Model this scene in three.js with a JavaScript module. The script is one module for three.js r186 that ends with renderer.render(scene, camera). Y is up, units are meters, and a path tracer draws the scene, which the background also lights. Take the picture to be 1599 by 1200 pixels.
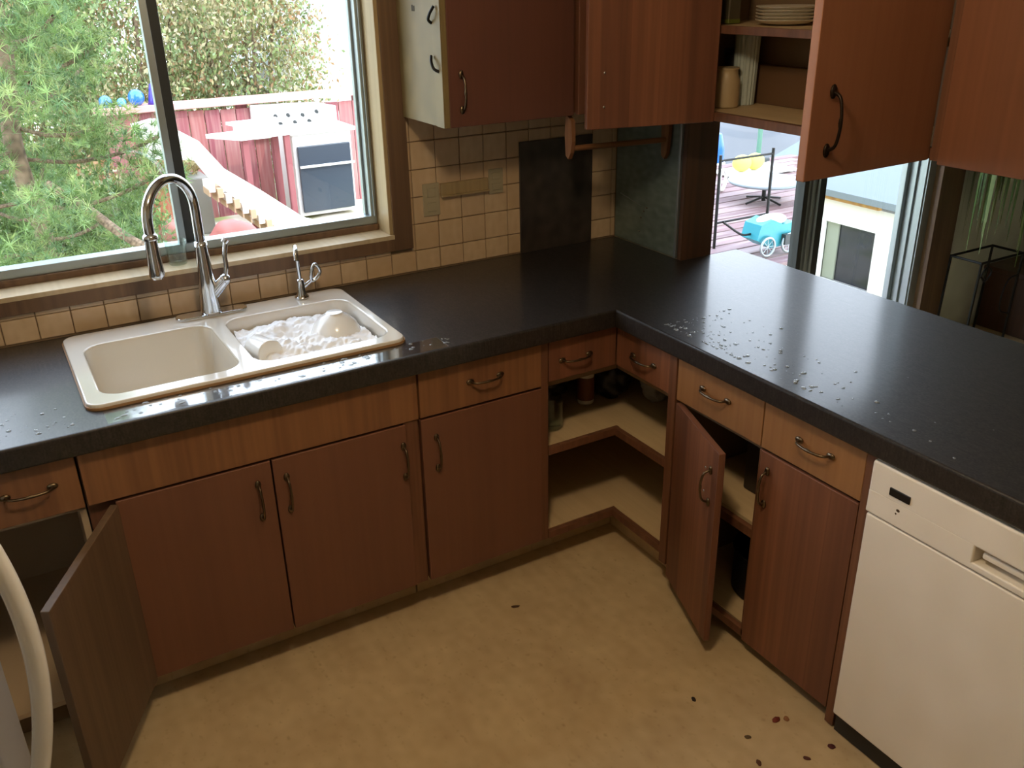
import * as THREE from 'three';
import { RoundedBoxGeometry } from 'three/addons/geometries/RoundedBoxGeometry.js';
import { mergeGeometries, mergeVertices, toCreasedNormals } from 'three/addons/utils/BufferGeometryUtils.js';
import { ImprovedNoise } from 'three/addons/math/ImprovedNoise.js';

// ---------------------------------------------------------------- camera, sky, sun, exposure
const DROP = 0.08;                       // everything below is measured from 8 cm under the floor and lowered at the end
const scene = new THREE.Scene();
const renderer = new THREE.WebGLRenderer({ antialias: true });
renderer.toneMapping = THREE.LinearToneMapping;
renderer.toneMappingExposure = 1.0;
renderer.shadowMap.enabled = true;
const camera = new THREE.PerspectiveCamera(45.9, 1599 / 1200, 0.05, 100);
camera.rotation.order = 'YXZ';
camera.position.set(-1.4913, 1.7994, 1.9821);
camera.rotation.set(-0.4259, -0.5226, -0.0195);
scene.add(camera);
{
  const w = 64, h = 32, d = new Float32Array(w * h * 4);
  for (let j = 0; j < h; j++) for (let i = 0; i < w; i++) {
    const el = Math.max(0, (j + .5) / h - .5) * 2, k = (j * w + i) * 4;     // 0 at the horizon, 1 overhead
    d[k] = 5.4 - 2.4 * el; d[k + 1] = 6.0 - 2.0 * el; d[k + 2] = 6.6 - 1.0 * el; d[k + 3] = 1;
  }
  const t = new THREE.DataTexture(d, w, h, THREE.RGBAFormat, THREE.FloatType);
  t.mapping = THREE.EquirectangularReflectionMapping; t.magFilter = THREE.LinearFilter; t.minFilter = THREE.LinearFilter; t.needsUpdate = true;
  scene.background = t;
}
const sun = new THREE.DirectionalLight(new THREE.Color(1, .93, .8), 1.6);
sun.position.set(5, 11, 5); sun.target.position.set(1, 0, -5); sun.castShadow = true; sun.shadow.radius = 1.5; sun.shadow.mapSize.set(2048, 2048);
Object.assign(sun.shadow.camera, { left: -12, right: 12, top: 12, bottom: -12, near: 1, far: 40 });
scene.add(sun, sun.target);

// ---------------------------------------------------------------- helpers
let seed = 7;
const rnd = () => { seed = (seed * 1664525 + 1013904223) % 4294967296; return seed / 4294967296; };
const rr = (a, b) => a + (b - a) * rnd();
const V = (x, y, z) => new THREE.Vector3(x, y, z);
const noise = new ImprovedNoise();
const used = {};
const numbered = (n) => { const k = used[n] = (used[n] ?? -1) + 1; return k ? n + '_' + String(k).padStart(3, '0') : n; };
function boxUV(g) {
  const p = g.attributes.position, n = g.attributes.normal, uv = new Float32Array(p.count * 2);
  for (let i = 0; i < p.count; i++) {
    const ax = Math.abs(n.getX(i)), ay = Math.abs(n.getY(i)), az = Math.abs(n.getZ(i));
    if (ax > ay && ax > az) { uv[2 * i] = p.getZ(i); uv[2 * i + 1] = p.getY(i); }
    else if (ay > az) { uv[2 * i] = p.getX(i); uv[2 * i + 1] = p.getZ(i); }
    else { uv[2 * i] = p.getX(i); uv[2 * i + 1] = p.getY(i); }
  }
  g.setAttribute('uv', new THREE.BufferAttribute(uv, 2));
  return g;
}
const flat = (g) => { const f = g.index ? g.toNonIndexed() : g; for (const k of Object.keys(f.attributes)) if (!['position', 'normal', 'uv'].includes(k)) f.deleteAttribute(k); return f; };
const merge = (list) => mergeGeometries(list.map(flat));
function bx(x0, x1, y0, y1, z0, z1, r = .0015) {
  const w = x1 - x0, h = y1 - y0, d = z1 - z0, m = Math.min(w, h, d);
  const g = r > 0 ? new RoundedBoxGeometry(w, h, d, 1, Math.min(r, m * .3)) : new THREE.BoxGeometry(w, h, d);
  return boxUV(flat(g).translate((x0 + x1) / 2, (y0 + y1) / 2, (z0 + z1) / 2));
}
const tube = (pts, r, seg = 24, rad = 8, closed = false) => flat(new THREE.TubeGeometry(new THREE.CatmullRomCurve3(pts.map((p) => V(...p)), closed), seg, r, rad, closed));
function rod(a, b, r0, r1 = r0, rad = 10) {
  const A = V(...a), B = V(...b), d = B.clone().sub(A), g = new THREE.CylinderGeometry(r1, r0, d.length(), rad);
  g.applyQuaternion(new THREE.Quaternion().setFromUnitVectors(V(0, 1, 0), d.clone().normalize()));
  return flat(g.translate((A.x + B.x) / 2, (A.y + B.y) / 2, (A.z + B.z) / 2));
}
const lathe = (pts, at = [0, 0, 0], seg = 32) => flat(new THREE.LatheGeometry(pts.map(([x, y]) => new THREE.Vector2(x, y)), seg).translate(...at));
const ball = (x, y, z, r, sx = 1, sy = 1, sz = 1, d = 16) => flat(new THREE.SphereGeometry(r, d, Math.max(6, d >> 1)).scale(sx, sy, sz).translate(x, y, z));
function slab(outline, y0, y1, holes = [], bevel = 0) {                     // outline in (x, z)
  const s = new THREE.Shape(outline.map(([x, z]) => new THREE.Vector2(x, -z)));
  for (const h of holes) s.holes.push(new THREE.Path(h.map(([x, z]) => new THREE.Vector2(x, -z))));
  const g = new THREE.ExtrudeGeometry(s, { depth: y1 - y0 - 2 * bevel, bevelEnabled: bevel > 0, bevelThickness: bevel, bevelSize: bevel, bevelOffset: -bevel, bevelSegments: 3, curveSegments: 12 });
  return boxUV(flat(g.rotateX(-Math.PI / 2).translate(0, y0 + bevel, 0)));
}
function panel(outline, z0, z1, holes = []) {                                // outline in (x, y)
  const s = new THREE.Shape(outline.map(([x, y]) => new THREE.Vector2(x, y)));
  for (const h of holes) s.holes.push(new THREE.Path(h.map(([x, y]) => new THREE.Vector2(x, y))));
  return boxUV(flat(new THREE.ExtrudeGeometry(s, { depth: z1 - z0, bevelEnabled: false }).translate(0, 0, z0)));
}
const rect = (a, b, c, d) => [[a, c], [b, c], [b, d], [a, d]];
function roundRect(x0, x1, z0, z1, r, n = 6) {
  const o = [];
  for (const [cx, cz, a] of [[x1 - r, z1 - r, 0], [x0 + r, z1 - r, 1], [x0 + r, z0 + r, 2], [x1 - r, z0 + r, 3]])
    for (let i = 0; i <= n; i++) { const t = (a + i / n) * Math.PI / 2; o.push([cx + r * Math.cos(t), cz + r * Math.sin(t)]); }
  return o;
}
function mesh(name, geo, mat, parent) {
  const o = new THREE.Mesh(Array.isArray(geo) ? merge(geo) : geo, mat);
  o.name = parent ? name : numbered(name); o.castShadow = o.receiveShadow = true;
  (parent ?? scene).add(o);
  return o;
}
function thing(name, label, category, group) {
  const o = new THREE.Group(); o.name = numbered(name); o.userData = { label, category };
  if (group) o.userData.group = group;
  scene.add(o);
  return o;
}
function single(name, label, category, geo, mat, group) {
  const o = mesh(name, geo, mat); o.userData = { label, category };
  if (group) o.userData.group = group;
  return o;
}
const struct = (name, geo, mat) => { const o = mesh(name, geo, mat); o.userData.kind = 'structure'; return o; };

// ---------------------------------------------------------------- textures and materials
function tex(w, h, mw, mh, fn, srgb = true) {                                // mw x mh: metres covered by one repeat
  const d = new Uint8Array(w * h * 4);
  for (let j = 0; j < h; j++) for (let i = 0; i < w; i++) {
    const c = fn(i / w, j / h), k = (j * w + i) * 4;
    for (let q = 0; q < 3; q++) d[k + q] = Math.max(0, Math.min(255, Math.round(c[q] * 255)));
    d[k + 3] = 255;
  }
  const t = new THREE.DataTexture(d, w, h);
  t.wrapS = t.wrapT = THREE.RepeatWrapping; t.magFilter = THREE.LinearFilter; t.minFilter = THREE.LinearMipmapLinearFilter; t.generateMipmaps = true;
  if (srgb) t.colorSpace = THREE.SRGBColorSpace;
  t.repeat.set(1 / mw, 1 / mh); t.needsUpdate = true;
  return t;
}
// noise that repeats over the unit square
const per = (u, v, fx, fy, s) => {
  const a = u * Math.PI * 2, b = v * Math.PI * 2, kx = fx / 6.283, ky = fy / 6.283;
  return (noise.noise(Math.cos(a) * kx + s, Math.sin(a) * kx + 11.3, Math.cos(b) * ky + s * 1.7) + noise.noise(Math.cos(a) * kx + 5.1, Math.sin(a) * kx + s, Math.sin(b) * ky + 3.3 - s)) * .7;
};
const mixc = (a, b, t) => a.map((x, i) => x + (b[i] - x) * t);
function woodTex(c0, c1, streak, boards, s, w = 256, h = 256, mw = .8, mh = 1.6) {
  const tones = Array.from({ length: 16 }, () => rnd());
  return tex(w, h, mw, mh, (u, v) => {
    let t = .5 + streak * (per(u, v, 46, 3, s) * .6 + per(u, v, 110, 5, s + 4) * .5 + per(u, v, 9, 4, s + 9) * .6);
    if (boards) { const b = u * boards, k = Math.floor(b) % 16; t += (tones[k] - .5) * .8; if (b - Math.floor(b) < .02) t -= .25; }
    return mixc(c0, c1, Math.max(0, Math.min(1, t)));
  });
}
const hex = (n) => [(n >> 16) / 255, (n >> 8 & 255) / 255, (n & 255) / 255];
const std = (o) => new THREE.MeshStandardMaterial(o);
const phys = (o) => new THREE.MeshPhysicalMaterial(o);
const M = {};
M.door = std({ map: woodTex(hex(0x684230), hex(0x784e38), .35, 0, 3), roughness: .5 });
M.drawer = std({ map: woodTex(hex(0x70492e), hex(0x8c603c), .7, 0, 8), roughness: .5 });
M.plank = std({ map: woodTex(hex(0x623c2a), hex(0x88573c), .5, 9, 5), roughness: .5 });
M.frame = std({ map: woodTex(hex(0x5c3a26), hex(0x7e5238), .7, 0, 13), roughness: .55 });
M.casing = std({ map: woodTex(hex(0x5a4330), hex(0x765a40), .8, 0, 17), roughness: .5 });
M.sill = std({ map: woodTex(hex(0x94805c), hex(0xad966e), .7, 0, 21), roughness: .4 });
M.shelf = std({ map: woodTex(hex(0xc2a77e), hex(0xd2b98f), .5, 0, 23), roughness: .6 });
M.inside = std({ color: 0x7a6247, roughness: .8 });
M.dark = std({ color: 0x241c16, roughness: .8 });
M.cream = std({ map: tex(128, 128, .5, .5, (u, v) => mixc(hex(0x70603c), hex(0x7c6b44), .5 + per(u, v, 9, 9, 2))), roughness: .5 });
M.wallPaint = std({ map: tex(128, 128, .8, .8, (u, v) => mixc(hex(0xbdb39b), hex(0xc8bfa8), .5 + per(u, v, 14, 14, 6))), roughness: .85 });
M.diningPaint = std({ map: tex(128, 128, .8, .8, (u, v) => mixc(hex(0xc6cabb), hex(0xd2d5c6), .5 + per(u, v, 10, 10, 8))), roughness: .8 });
M.ceiling = std({ color: 0xd9d2c2, roughness: .9 });
M.grout = std({ color: 0x8a745a, roughness: .9 });
M.tiles = [0xcbb292, 0xc5aa88, 0xd1b898, 0xc8ae8f].map((c, k) => std({ map: tex(32, 32, .11, .13, (u, v) => mixc(hex(c), hex(0xb89a76), .25 + .5 * per(u, v, 5, 5, k + 3))), roughness: .3 }));
M.floor = std({
  map: tex(512, 512, 1.7, 1.7, (u, v) => {
    const a = per(u, v, 60, 60, 1), b = per(u, v, 14, 14, 4), c = per(u, v, 170, 170, 7);
    return mixc(mixc(hex(0xb8a07a), hex(0xc9b28a), .5 + a * .6 + b * .6), hex(0x927a58), Math.max(0, c * .9 - .35));
  }), roughness: .42,
});
M.counter = phys({
  map: tex(512, 512, .6, .6, (u, v) => mixc(hex(0x1d1a18), hex(0x332e2b), .45 + per(u, v, 150, 150, 2) * .8 + per(u, v, 40, 40, 5) * .3)),
  roughness: .5, clearcoat: .55, clearcoatRoughness: .15, bumpScale: .00002, specularIntensity: .5,
  bumpMap: tex(256, 256, .22, .22, (u, v) => { const n = .5 + per(u, v, 60, 60, 3) * .7; return [n, n, n]; }, false),
});
M.sink = phys({ color: 0xd8d2c6, roughness: .18, clearcoat: 1, clearcoatRoughness: .08 });
M.sinkEdge = std({ color: 0x8f6d48, roughness: .6 });
M.chrome = std({ color: 0xd8dade, metalness: 1, roughness: .08 });
M.pull = std({ color: 0x6e5f4c, metalness: 1, roughness: .35 });
M.black = std({ color: 0x121010, roughness: .4 });
M.iron = std({ color: 0x14120f, roughness: .5, metalness: .4 });
M.alu = std({ color: 0xaab4b6, metalness: .85, roughness: .38 });
M.aluDark = std({ color: 0x3a3d3c, metalness: .4, roughness: .5 });
M.glass = phys({ color: 0xffffff, transmission: 1, thickness: 0, roughness: 0, ior: 1.45 });
M.glassware = phys({ color: 0xf2f7f5, transmission: 1, thickness: 0, roughness: .03, ior: 1.45 });
M.enamel = phys({ map: tex(128, 128, .6, .6, (u, v) => mixc(hex(0xe8dfd0), hex(0xefe7da), .5 + per(u, v, 6, 6, 3))), roughness: .35, clearcoat: .3, clearcoatRoughness: .2 });
M.white = std({ color: 0xe9e7e2, roughness: .5 });
M.upper = std({ map: woodTex(hex(0x70462e), hex(0x84543a), .35, 0, 41), roughness: .5 });
M.post = std({ map: woodTex(hex(0x3e2819), hex(0x543724), .7, 0, 43), roughness: .5 });
M.dish = phys({ color: 0xeeeeec, roughness: .2, clearcoat: .5 });
M.plate = std({ color: 0xa69b80, roughness: .4 });
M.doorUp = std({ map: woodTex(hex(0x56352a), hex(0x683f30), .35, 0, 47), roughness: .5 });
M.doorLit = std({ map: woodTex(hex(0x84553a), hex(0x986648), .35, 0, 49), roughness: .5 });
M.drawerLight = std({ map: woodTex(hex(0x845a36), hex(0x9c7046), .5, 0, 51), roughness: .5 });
M.whitePlate = std({ color: 0xe3d9c4, roughness: .35 });
M.steel = std({ map: tex(128, 128, .4, .4, (u, v) => mixc(hex(0x6c7a74), hex(0x7e8c85), .5 + per(u, v, 12, 30, 3))), metalness: .4, roughness: .42 });
M.blackPanel = std({ map: tex(128, 128, .4, .4, (u, v) => mixc(hex(0x302a26), hex(0x423a34), .5 + per(u, v, 12, 12, 9))), roughness: .3 });

// ---------------------------------------------------------------- room shell
const WZ = -.66, CEIL = 2.48;
struct('floor', bx(-2.5, 3.8, -.02, .08, -.82, 3.4, 0), M.floor);
struct('ceiling', bx(-2.5, 3.8, CEIL, CEIL + .12, -.82, 3.4, 0), M.ceiling);
const PX0 = .70, PX1 = 2.33;                                               // patio door opening
const wallBack = struct('wall_back', panel(rect(-2.5, PX1 + .06, .08, CEIL), WZ - .16, WZ, [rect(-2.1, -.398, 1.045, 2.05), [[PX0, .081], [PX1, .081], [PX1, 2.12], [PX0, 2.12]]]), M.grout);
struct('wall_dining', bx(PX1 + .06, 3.8, .08, CEIL, WZ - .16, WZ, 0), M.diningPaint);
struct('wall_left', bx(-2.62, -2.5, -.02, CEIL + .12, -.82, 3.4, 0), M.wallPaint);
struct('wall_right', bx(3.8, 3.92, -.02, CEIL + .12, -.82, 3.4, 0), M.diningPaint);
struct('wall_front', bx(-2.5, 3.8, .08, CEIL, 3.28, 3.4, 0), M.wallPaint);
struct('wall_partition', bx(.4803, .6, .08, CEIL, WZ, -.30, 0), M.wallPaint);
const trimPost = struct('trim_1', bx(.474, .608, .906, CEIL, -.30, -.282, .002), M.post);

// wall tiles, one by one
{
  const P = .0865, T = .0838, g = boxUV(flat(new RoundedBoxGeometry(T, T, .007, 1, .002)));
  const rows = []; for (let y = .98 - P; y < 1.46; y += P) rows.push([Math.max(y, .912), Math.min(y + P, 1.46)]);
  let k = 0;
  for (const [y0, y1] of rows) for (let i = -24; i < 9; i++) {
    let x0 = -.236 + i * P, x1 = x0 + P;
    x1 = Math.min(x1, .474);
    const inWin = x0 < -.335;
    let b = y1;
    if (inWin && x1 > -.335 && y1 > 1.0) x0 = -.335;
    else if (inWin) { if (y0 > .995) continue; b = Math.min(y1, 1.0); }
    if (x1 - x0 < .012 || b - y0 < .012 || x0 < -2.2) continue;
    const w = x1 - x0 - (P - T), h = b - y0 - (P - T), t = mesh('tile', g, M.tiles[(k * 7 + (k >> 2)) % 4], wallBack);
    t.scale.set(w / T, h / T, 1); t.position.set((x0 + x1) / 2, (y0 + b) / 2, WZ + .0015 + rr(-.0006, .0006)); k++;
  }
}

// kitchen window: wood casing, sill, aluminium slider
{
  const w = new THREE.Group(); w.name = 'window_1'; w.userData.kind = 'structure'; scene.add(w);
  mesh('casing', bx(-.400, -.335, .995, 2.1, WZ, WZ + .018), M.casing, w);
  mesh('casing', bx(-2.2, -.400, .995, 1.045, WZ, WZ + .018), M.casing, w);
  mesh('casing', bx(-2.2, -.400, 2.045, 2.1, WZ, WZ + .018), M.casing, w);
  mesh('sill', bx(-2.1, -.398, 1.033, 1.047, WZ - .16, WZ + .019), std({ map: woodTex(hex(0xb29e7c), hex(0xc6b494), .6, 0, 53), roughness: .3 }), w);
  mesh('jamb', bx(-.412, -.398, 1.047, 2.05, WZ - .16, WZ + .012), M.sill, w);
  mesh('stop', bx(-2.1, -.412, 1.047, 1.066, WZ - .14, WZ - .075), M.casing, w);
  const zf0 = WZ - .135, zf1 = WZ - .085;
  mesh('frame', [bx(-2.1, -.412, 1.066, 1.092, zf0, zf1), bx(-.432, -.412, 1.092, 2.03, zf0, zf1), bx(-2.1, -.412, 2.02, 2.045, zf0, zf1), bx(-.44, -.432, 1.092, 2.02, zf0, zf0 + .02), bx(-.424, -.42, 1.092, 2.02, zf1, zf1 + .008)], M.alu, w);
  mesh('sash_stile', bx(-1.032, -1.012, 1.09, 2.03, zf0 + .025, zf1 + .004), M.alu, w);
  mesh('sash_stile', bx(-1.010, -.982, 1.09, 2.03, zf0, zf1 - .015), M.aluDark, w);
  mesh('pane', bx(-2.09, -1.03, 1.09, 2.03, zf0 + .035, zf0 + .039, 0), M.glass, w);
  mesh('pane', bx(-.985, -.43, 1.09, 2.03, zf0 + .010, zf0 + .014, 0), M.glass, w);
}
// sliding patio door of the dining room beyond the peninsula
{
  const d = new THREE.Group(); d.name = 'door_1'; d.userData.kind = 'structure'; scene.add(d);
  const z0 = WZ - .15, z1 = WZ - .02;
  mesh('frame', [bx(PX1 - .05, PX1, .10, 2.12, z0, z1), bx(PX1 - .075, PX1 - .05, .10, 2.12, z0, z0 + .03), bx(PX1 - .062, PX1 - .05, .10, 2.12, z0 + .06, z0 + .075), bx(PX1 - .058, PX1 - .05, .10, 2.12, z1 - .02, z1 - .008), bx(PX0, PX0 + .04, .10, 2.12, z0, z1), bx(PX0, PX1, 2.08, 2.12, z0, z1), bx(PX0, PX1, .082, .11, z0, z1)], M.alu, d);
  mesh('sash_stile', bx(1.485, 1.512, .11, 2.08, z0 + .07, z1 - .01), M.aluDark, d);
  mesh('sash_stile', [bx(1.515, 1.590, .11, 2.08, z0 + .05, z1 - .02), bx(1.593, 1.650, .11, 2.08, z0 + .02, z0 + .06), bx(1.535, 1.545, .11, 2.08, z1 - .02, z1 - .01), bx(1.57, 1.578, .11, 2.08, z1 - .02, z1 - .012)], M.alu, d);
  mesh('sash_stile', bx(1.652, 1.705, .11, 2.08, z0, z0 + .045), M.aluDark, d);
  mesh('pane', bx(PX0 + .03, 1.49, .11, 2.08, z0 + .085, z0 + .09, 0), M.glass, d);
  mesh('pane', bx(1.69, PX1 - .05, .11, 2.08, z0 + .02, z0 + .025, 0), M.glass, d);
  mesh('casing', bx(PX1 - .005, PX1 + .16, .08, 2.2, WZ, WZ + .022), M.casing, d);
  mesh('casing', bx(PX0 - .06, PX1 + .16, 2.12, 2.2, WZ, WZ + .02), M.casing, d);
}
// ceiling lamp above the room, behind the top of the picture
{
  const l = thing('ceiling_lamp', 'round frosted glass ceiling lamp on the kitchen ceiling', 'lamp');
  mesh('base', lathe([[0, CEIL], [.17, CEIL], [.17, CEIL - .03], [0, CEIL - .03]], [-1.0, 0, 1.0]), M.white, l);
  const dome = mesh('shade', lathe([[.155, CEIL - .03], [.15, CEIL - .06], [.12, CEIL - .095], [.06, CEIL - .115], [0, CEIL - .12]], [-1.0, 0, 1.0]), std({ color: 0xfff1d8, emissive: new THREE.Color(1, .78, .5), emissiveIntensity: 1.2, roughness: .4 }), l);
  dome.castShadow = false;
  const p = new THREE.PointLight(new THREE.Color(1, .78, .52), 3.0, 0, 2);
  p.position.set(-1.0, CEIL - .16, 1.0); p.castShadow = true; p.shadow.radius = 5; l.add(p);
}

// ---------------------------------------------------------------- base cabinets
const CT = .91, FB = .855;                                                  // counter top, underside of its edge
const pullV = (() => { const s = [[0, -.047, 0], [0, -.040, .018], [0, -.015, .026], [0, .015, .026], [0, .040, .018], [0, .047, 0]]; return merge([tube(s, .0032, 20, 7), ball(0, -.047, .002, .008, 1, 1.5, .6, 10), ball(0, .047, .002, .008, 1, 1.5, .6, 10), ball(0, 0, .026, .0044, 1, 2.6, .8, 10)]); })();
const pullH = pullV.clone().rotateZ(Math.PI / 2);
const pullVx = pullV.clone().rotateY(-Math.PI / 2), pullHx = pullH.clone().rotateY(-Math.PI / 2);
function pull(parent, g, x, y, z) { const h = mesh('handle', g, M.pull, parent); h.position.set(x, y, z); return h; }
const ZF = -.025, XF = .025;                                                // door faces of the two runs
// a front of the window run / of the peninsula run
const frontZ = (p, name, x0, x1, y0, y1, m) => mesh(name, bx(x0, x1, y0, y1, ZF - .018, ZF, .002), m, p);
const frontX = (p, name, z0, z1, y0, y1, m) => mesh(name, bx(XF, XF + .018, y0, y1, z0, z1, .002), m, p);
{ // far left unit with an open door
  const c = thing('base_cabinet', 'brown base cabinet with open dark interior left of the sink cabinet', 'cabinet');
  mesh('body', [bx(-1.90, -1.885, .19, FB, WZ + .01, -.045), bx(-1.466, -1.451, .19, FB, WZ + .01, -.045), bx(-1.90, -1.451, .19, .205, WZ + .01, -.045), bx(-1.90, -1.451, .19, FB, WZ + .01, WZ + .02), bx(-1.90, -1.451, .70, .715, WZ + .02, -.045)], std({ color: 0xb49c7c, roughness: .8 }), c);
  mesh('toe_kick', bx(-1.90, -1.451, .08, .19, -.15, -.13), M.inside, c);
  const d = frontZ(c, 'drawer', -1.80, -1.452, .716, .848, M.drawer); pull(d, pullH, -1.553, .789, ZF);
  const dr = mesh('door', bx(0, .385, .19, .705, -.018, 0, .002), std({ map: woodTex(hex(0x5a4836), hex(0x6e5844), .7, 0, 31), roughness: .55 }), c);
  dr.position.set(-1.402, 0, -.028); dr.rotation.y = Math.PI + 1.093;
}
{ // sink unit
  const c = thing('sink_cabinet', 'wide brown cabinet with plain false front and two doors under the sink', 'cabinet');
  mesh('body', [bx(-1.448, -1.37, .19, FB, WZ + .01, -.046), bx(-.64, -.626, .19, FB, WZ + .01, -.046), bx(-1.394, -.626, .19, .21, WZ + .01, -.046), bx(-1.394, -.626, .19, .70, WZ + .01, WZ + .03), bx(-.668, -.626, .19, .715, -.062, -.030), bx(-1.394, -.626, .695, .72, -.066, -.046)], M.frame, c);
  mesh('toe_kick', bx(-1.394, -.626, .08, .19, -.15, -.13), M.floor, c);
  frontZ(c, 'false_front', -1.446, -.624, .716, .85, M.drawer);
  const a = frontZ(c, 'door', -1.390, -1.030, .19, .709, M.door); pull(a, pullV, -1.068, .607, ZF);
  const b = frontZ(c, 'door', -1.026, -.664, .19, .709, M.door); pull(b, pullV, -.995, .607, ZF); pull(b, pullV, -.675, .602, ZF);
  mesh('hinge', bx(-1.397, -1.391, .45, .50, -.034, -.024), M.alu, c);
}
{ // unit right of the sink
  const c = thing('base_cabinet', 'narrow brown base cabinet with one drawer and one closed door beside corner shelves', 'cabinet');
  mesh('body', [bx(-.622, -.238, .19, FB, WZ + .01, -.046), bx(-.238, -.214, .19, FB, WZ + .01, -.026)], M.frame, c);
  mesh('toe_kick', bx(-.622, -.214, .08, .19, -.15, -.13), M.floor, c);
  const d = frontZ(c, 'drawer', -.619, -.238, .716, .85, M.drawer); pull(d, pullH, -.42, .788, ZF);
  const a = frontZ(c, 'door', -.619, -.238, .19, .709, M.door); pull(a, pullV, -.577, .601, ZF);
}
const LX = .035, LZ = -.03;                                                 // inner corner of the L-shaped shelves
const ell = (o) => [[-.212, LZ - o], [LX + o, LZ - o], [LX + o, .222], [.47, .222], [.47, WZ + .02], [-.212, WZ + .02]];
{ // open corner unit
  const c = thing('corner_cabinet', 'open corner base cabinet with two cream L shaped shelves and brown edges', 'cabinet');
  mesh('shelf', slab(ell(.012), .488, .503), M.shelf, c);
  mesh('shelf', slab(ell(.012), .200, .215), M.shelf, c);
  for (const y of [.483, .188]) {
    mesh('edging', bx(-.212, LX + .014, y, y + .025, LZ - .012, LZ + .004), M.frame, c);
    mesh('edging', bx(LX - .004, LX + .012, y, y + .025, LZ + .004, .222), M.frame, c);
  }
  mesh('back_panel', [bx(-.212, .475, .2, FB, WZ + .005, WZ + .02), bx(.462, .477, .2, FB, WZ + .02, .222)], M.inside, c);
  mesh('side_panel', bx(-.214, -.206, .2, FB, WZ + .02, -.046), M.inside, c);
  mesh('side_panel', bx(.05, .47, .2, FB, .222, .232), M.inside, c);
  mesh('toe_kick', [bx(-.214, .12, .08, .19, -.15, -.13), bx(.10, .12, .08, .19, -.13, .23)], M.floor, c);
  mesh('stile', bx(.022, .05, .17, .852, .222, .252), M.frame, c);
  mesh('rail', [bx(-.212, .045, .70, FB, -.07, -.046), bx(.046, .07, .70, FB, -.046, .222)], M.inside, c);
  const d = frontZ(c, 'drawer', -.211, .024, .724, .85, M.plank); pull(d, pullH, -.121, .783, ZF);
  const e = frontX(c, 'drawer', -.024, .220, .724, .85, M.plank); pull(e, pullHx, XF, .784, .105);
}
{ // peninsula unit
  const c = thing('base_cabinet', 'brown base cabinet with two drawers and one door ajar next to the dishwasher', 'cabinet');
  mesh('body', [bx(.046, .60, .13, FB, .232, .252), bx(.046, .60, .10, FB, .885, .903), bx(.046, .60, .13, .15, .25, .89), bx(.58, .60, .13, FB, .25, .89), bx(.046, .60, .70, .715, .25, .89)], M.inside, c);
  mesh('shelf', bx(.06, .58, .455, .47, .252, .885), M.shelf, c);
  mesh('shelf', bx(.05, .58, .15, .153, .252, .885), M.shelf, c);
  mesh('stile', [bx(.024, .046, .085, .852, .880, .905), bx(.030, .046, .13, .71, .570, .580)], M.frame, c);
  mesh('rail', [bx(.030, .046, .125, .150, .254, .880), bx(.030, .046, .445, .472, .254, .57)], M.frame, c);
  mesh('toe_kick', bx(.085, .10, .08, .13, .25, .885), M.dark, c);
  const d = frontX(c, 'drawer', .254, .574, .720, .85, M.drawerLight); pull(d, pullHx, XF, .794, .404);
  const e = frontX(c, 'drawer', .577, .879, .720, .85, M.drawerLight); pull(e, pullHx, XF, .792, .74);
  const f = frontX(c, 'door', .580, .877, .122, .712, M.plank); pull(f, pullVx, XF, .618, .607);
  const a = mesh('door', bx(0, .018, .135, .712, 0, .305, .002), M.plank, c);         // hinged at its near end of z
  a.position.set(.024, 0, .256); a.rotation.y = -.345;
  pull(a, pullVx, 0, .60, .265); for (const y of [.565, .635]) mesh('screw', ball(-.0005, y, .23, .004, .5, 1, 1, 8), M.chrome, a);
}
{ // dishwasher
  const c = thing('dishwasher', 'cream built-in dishwasher at the end of the peninsula', 'dishwasher');
  mesh('body', bx(.05, .60, .10, .85, .912, 1.498), M.dark, c);
  const p = mesh('control_panel', [bx(.004, .05, .773, .848, .910, 1.50, .006), bx(.004, .05, .722, .738, .910, 1.50, .004), bx(.004, .05, .73, .78, .910, 1.163, .005), bx(.004, .05, .73, .78, 1.42, 1.50, .005), bx(.04, .05, .73, .78, 1.16, 1.43, .001)], M.enamel, c);
  mesh('latch', bx(.012, .042, .752, .766, 1.175, 1.41, .004), M.enamel, p);
  mesh('badge', bx(.001, .006, .789, .807, .962, 1.012, .002), M.black, p);
  mesh('chip', [ball(.0045, .762, .988, .004, .3, 1, 1.4, 8), ball(.0045, .753, .984, .003, .3, 1, 1, 8)], M.pull, p);
  mesh('door_panel', bx(.006, .05, .145, .718, .912, 1.498, .005), M.enamel, c);
  mesh('kick_plate', bx(.022, .04, .083, .15, .912, 1.498), M.black, c);
}
// countertop: one L with the sink cut out
const SK = { x0: -1.400, x1: -.610, z0: -.605, z1: -.095 };
single('countertop', 'black speckled L shaped countertop with thick dark edge', 'countertop', slab(
  [[-2.48, WZ + .005], [.474, WZ + .005], [.474, -.279], [.722, -.279], [.722, 2.6], [0, 2.6], [0, 0], [-2.48, 0]], FB, CT,
  [roundRect(SK.x0 + .02, SK.x1 - .02, SK.z0 + .02, SK.z1 - .02, .03).reverse()], .006), M.counter);
{ // peninsula end and back board carrying the counter outside the picture
  const c = thing('peninsula_cabinet', 'brown cabinet run continuing the peninsula past the dishwasher', 'cabinet');
  mesh('body', bx(.03, .60, .10, FB, 1.51, 2.55), M.frame, c);
  mesh('back_panel', bx(.605, .625, .08, FB, -.27, 2.55), M.frame, c);
}

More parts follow.
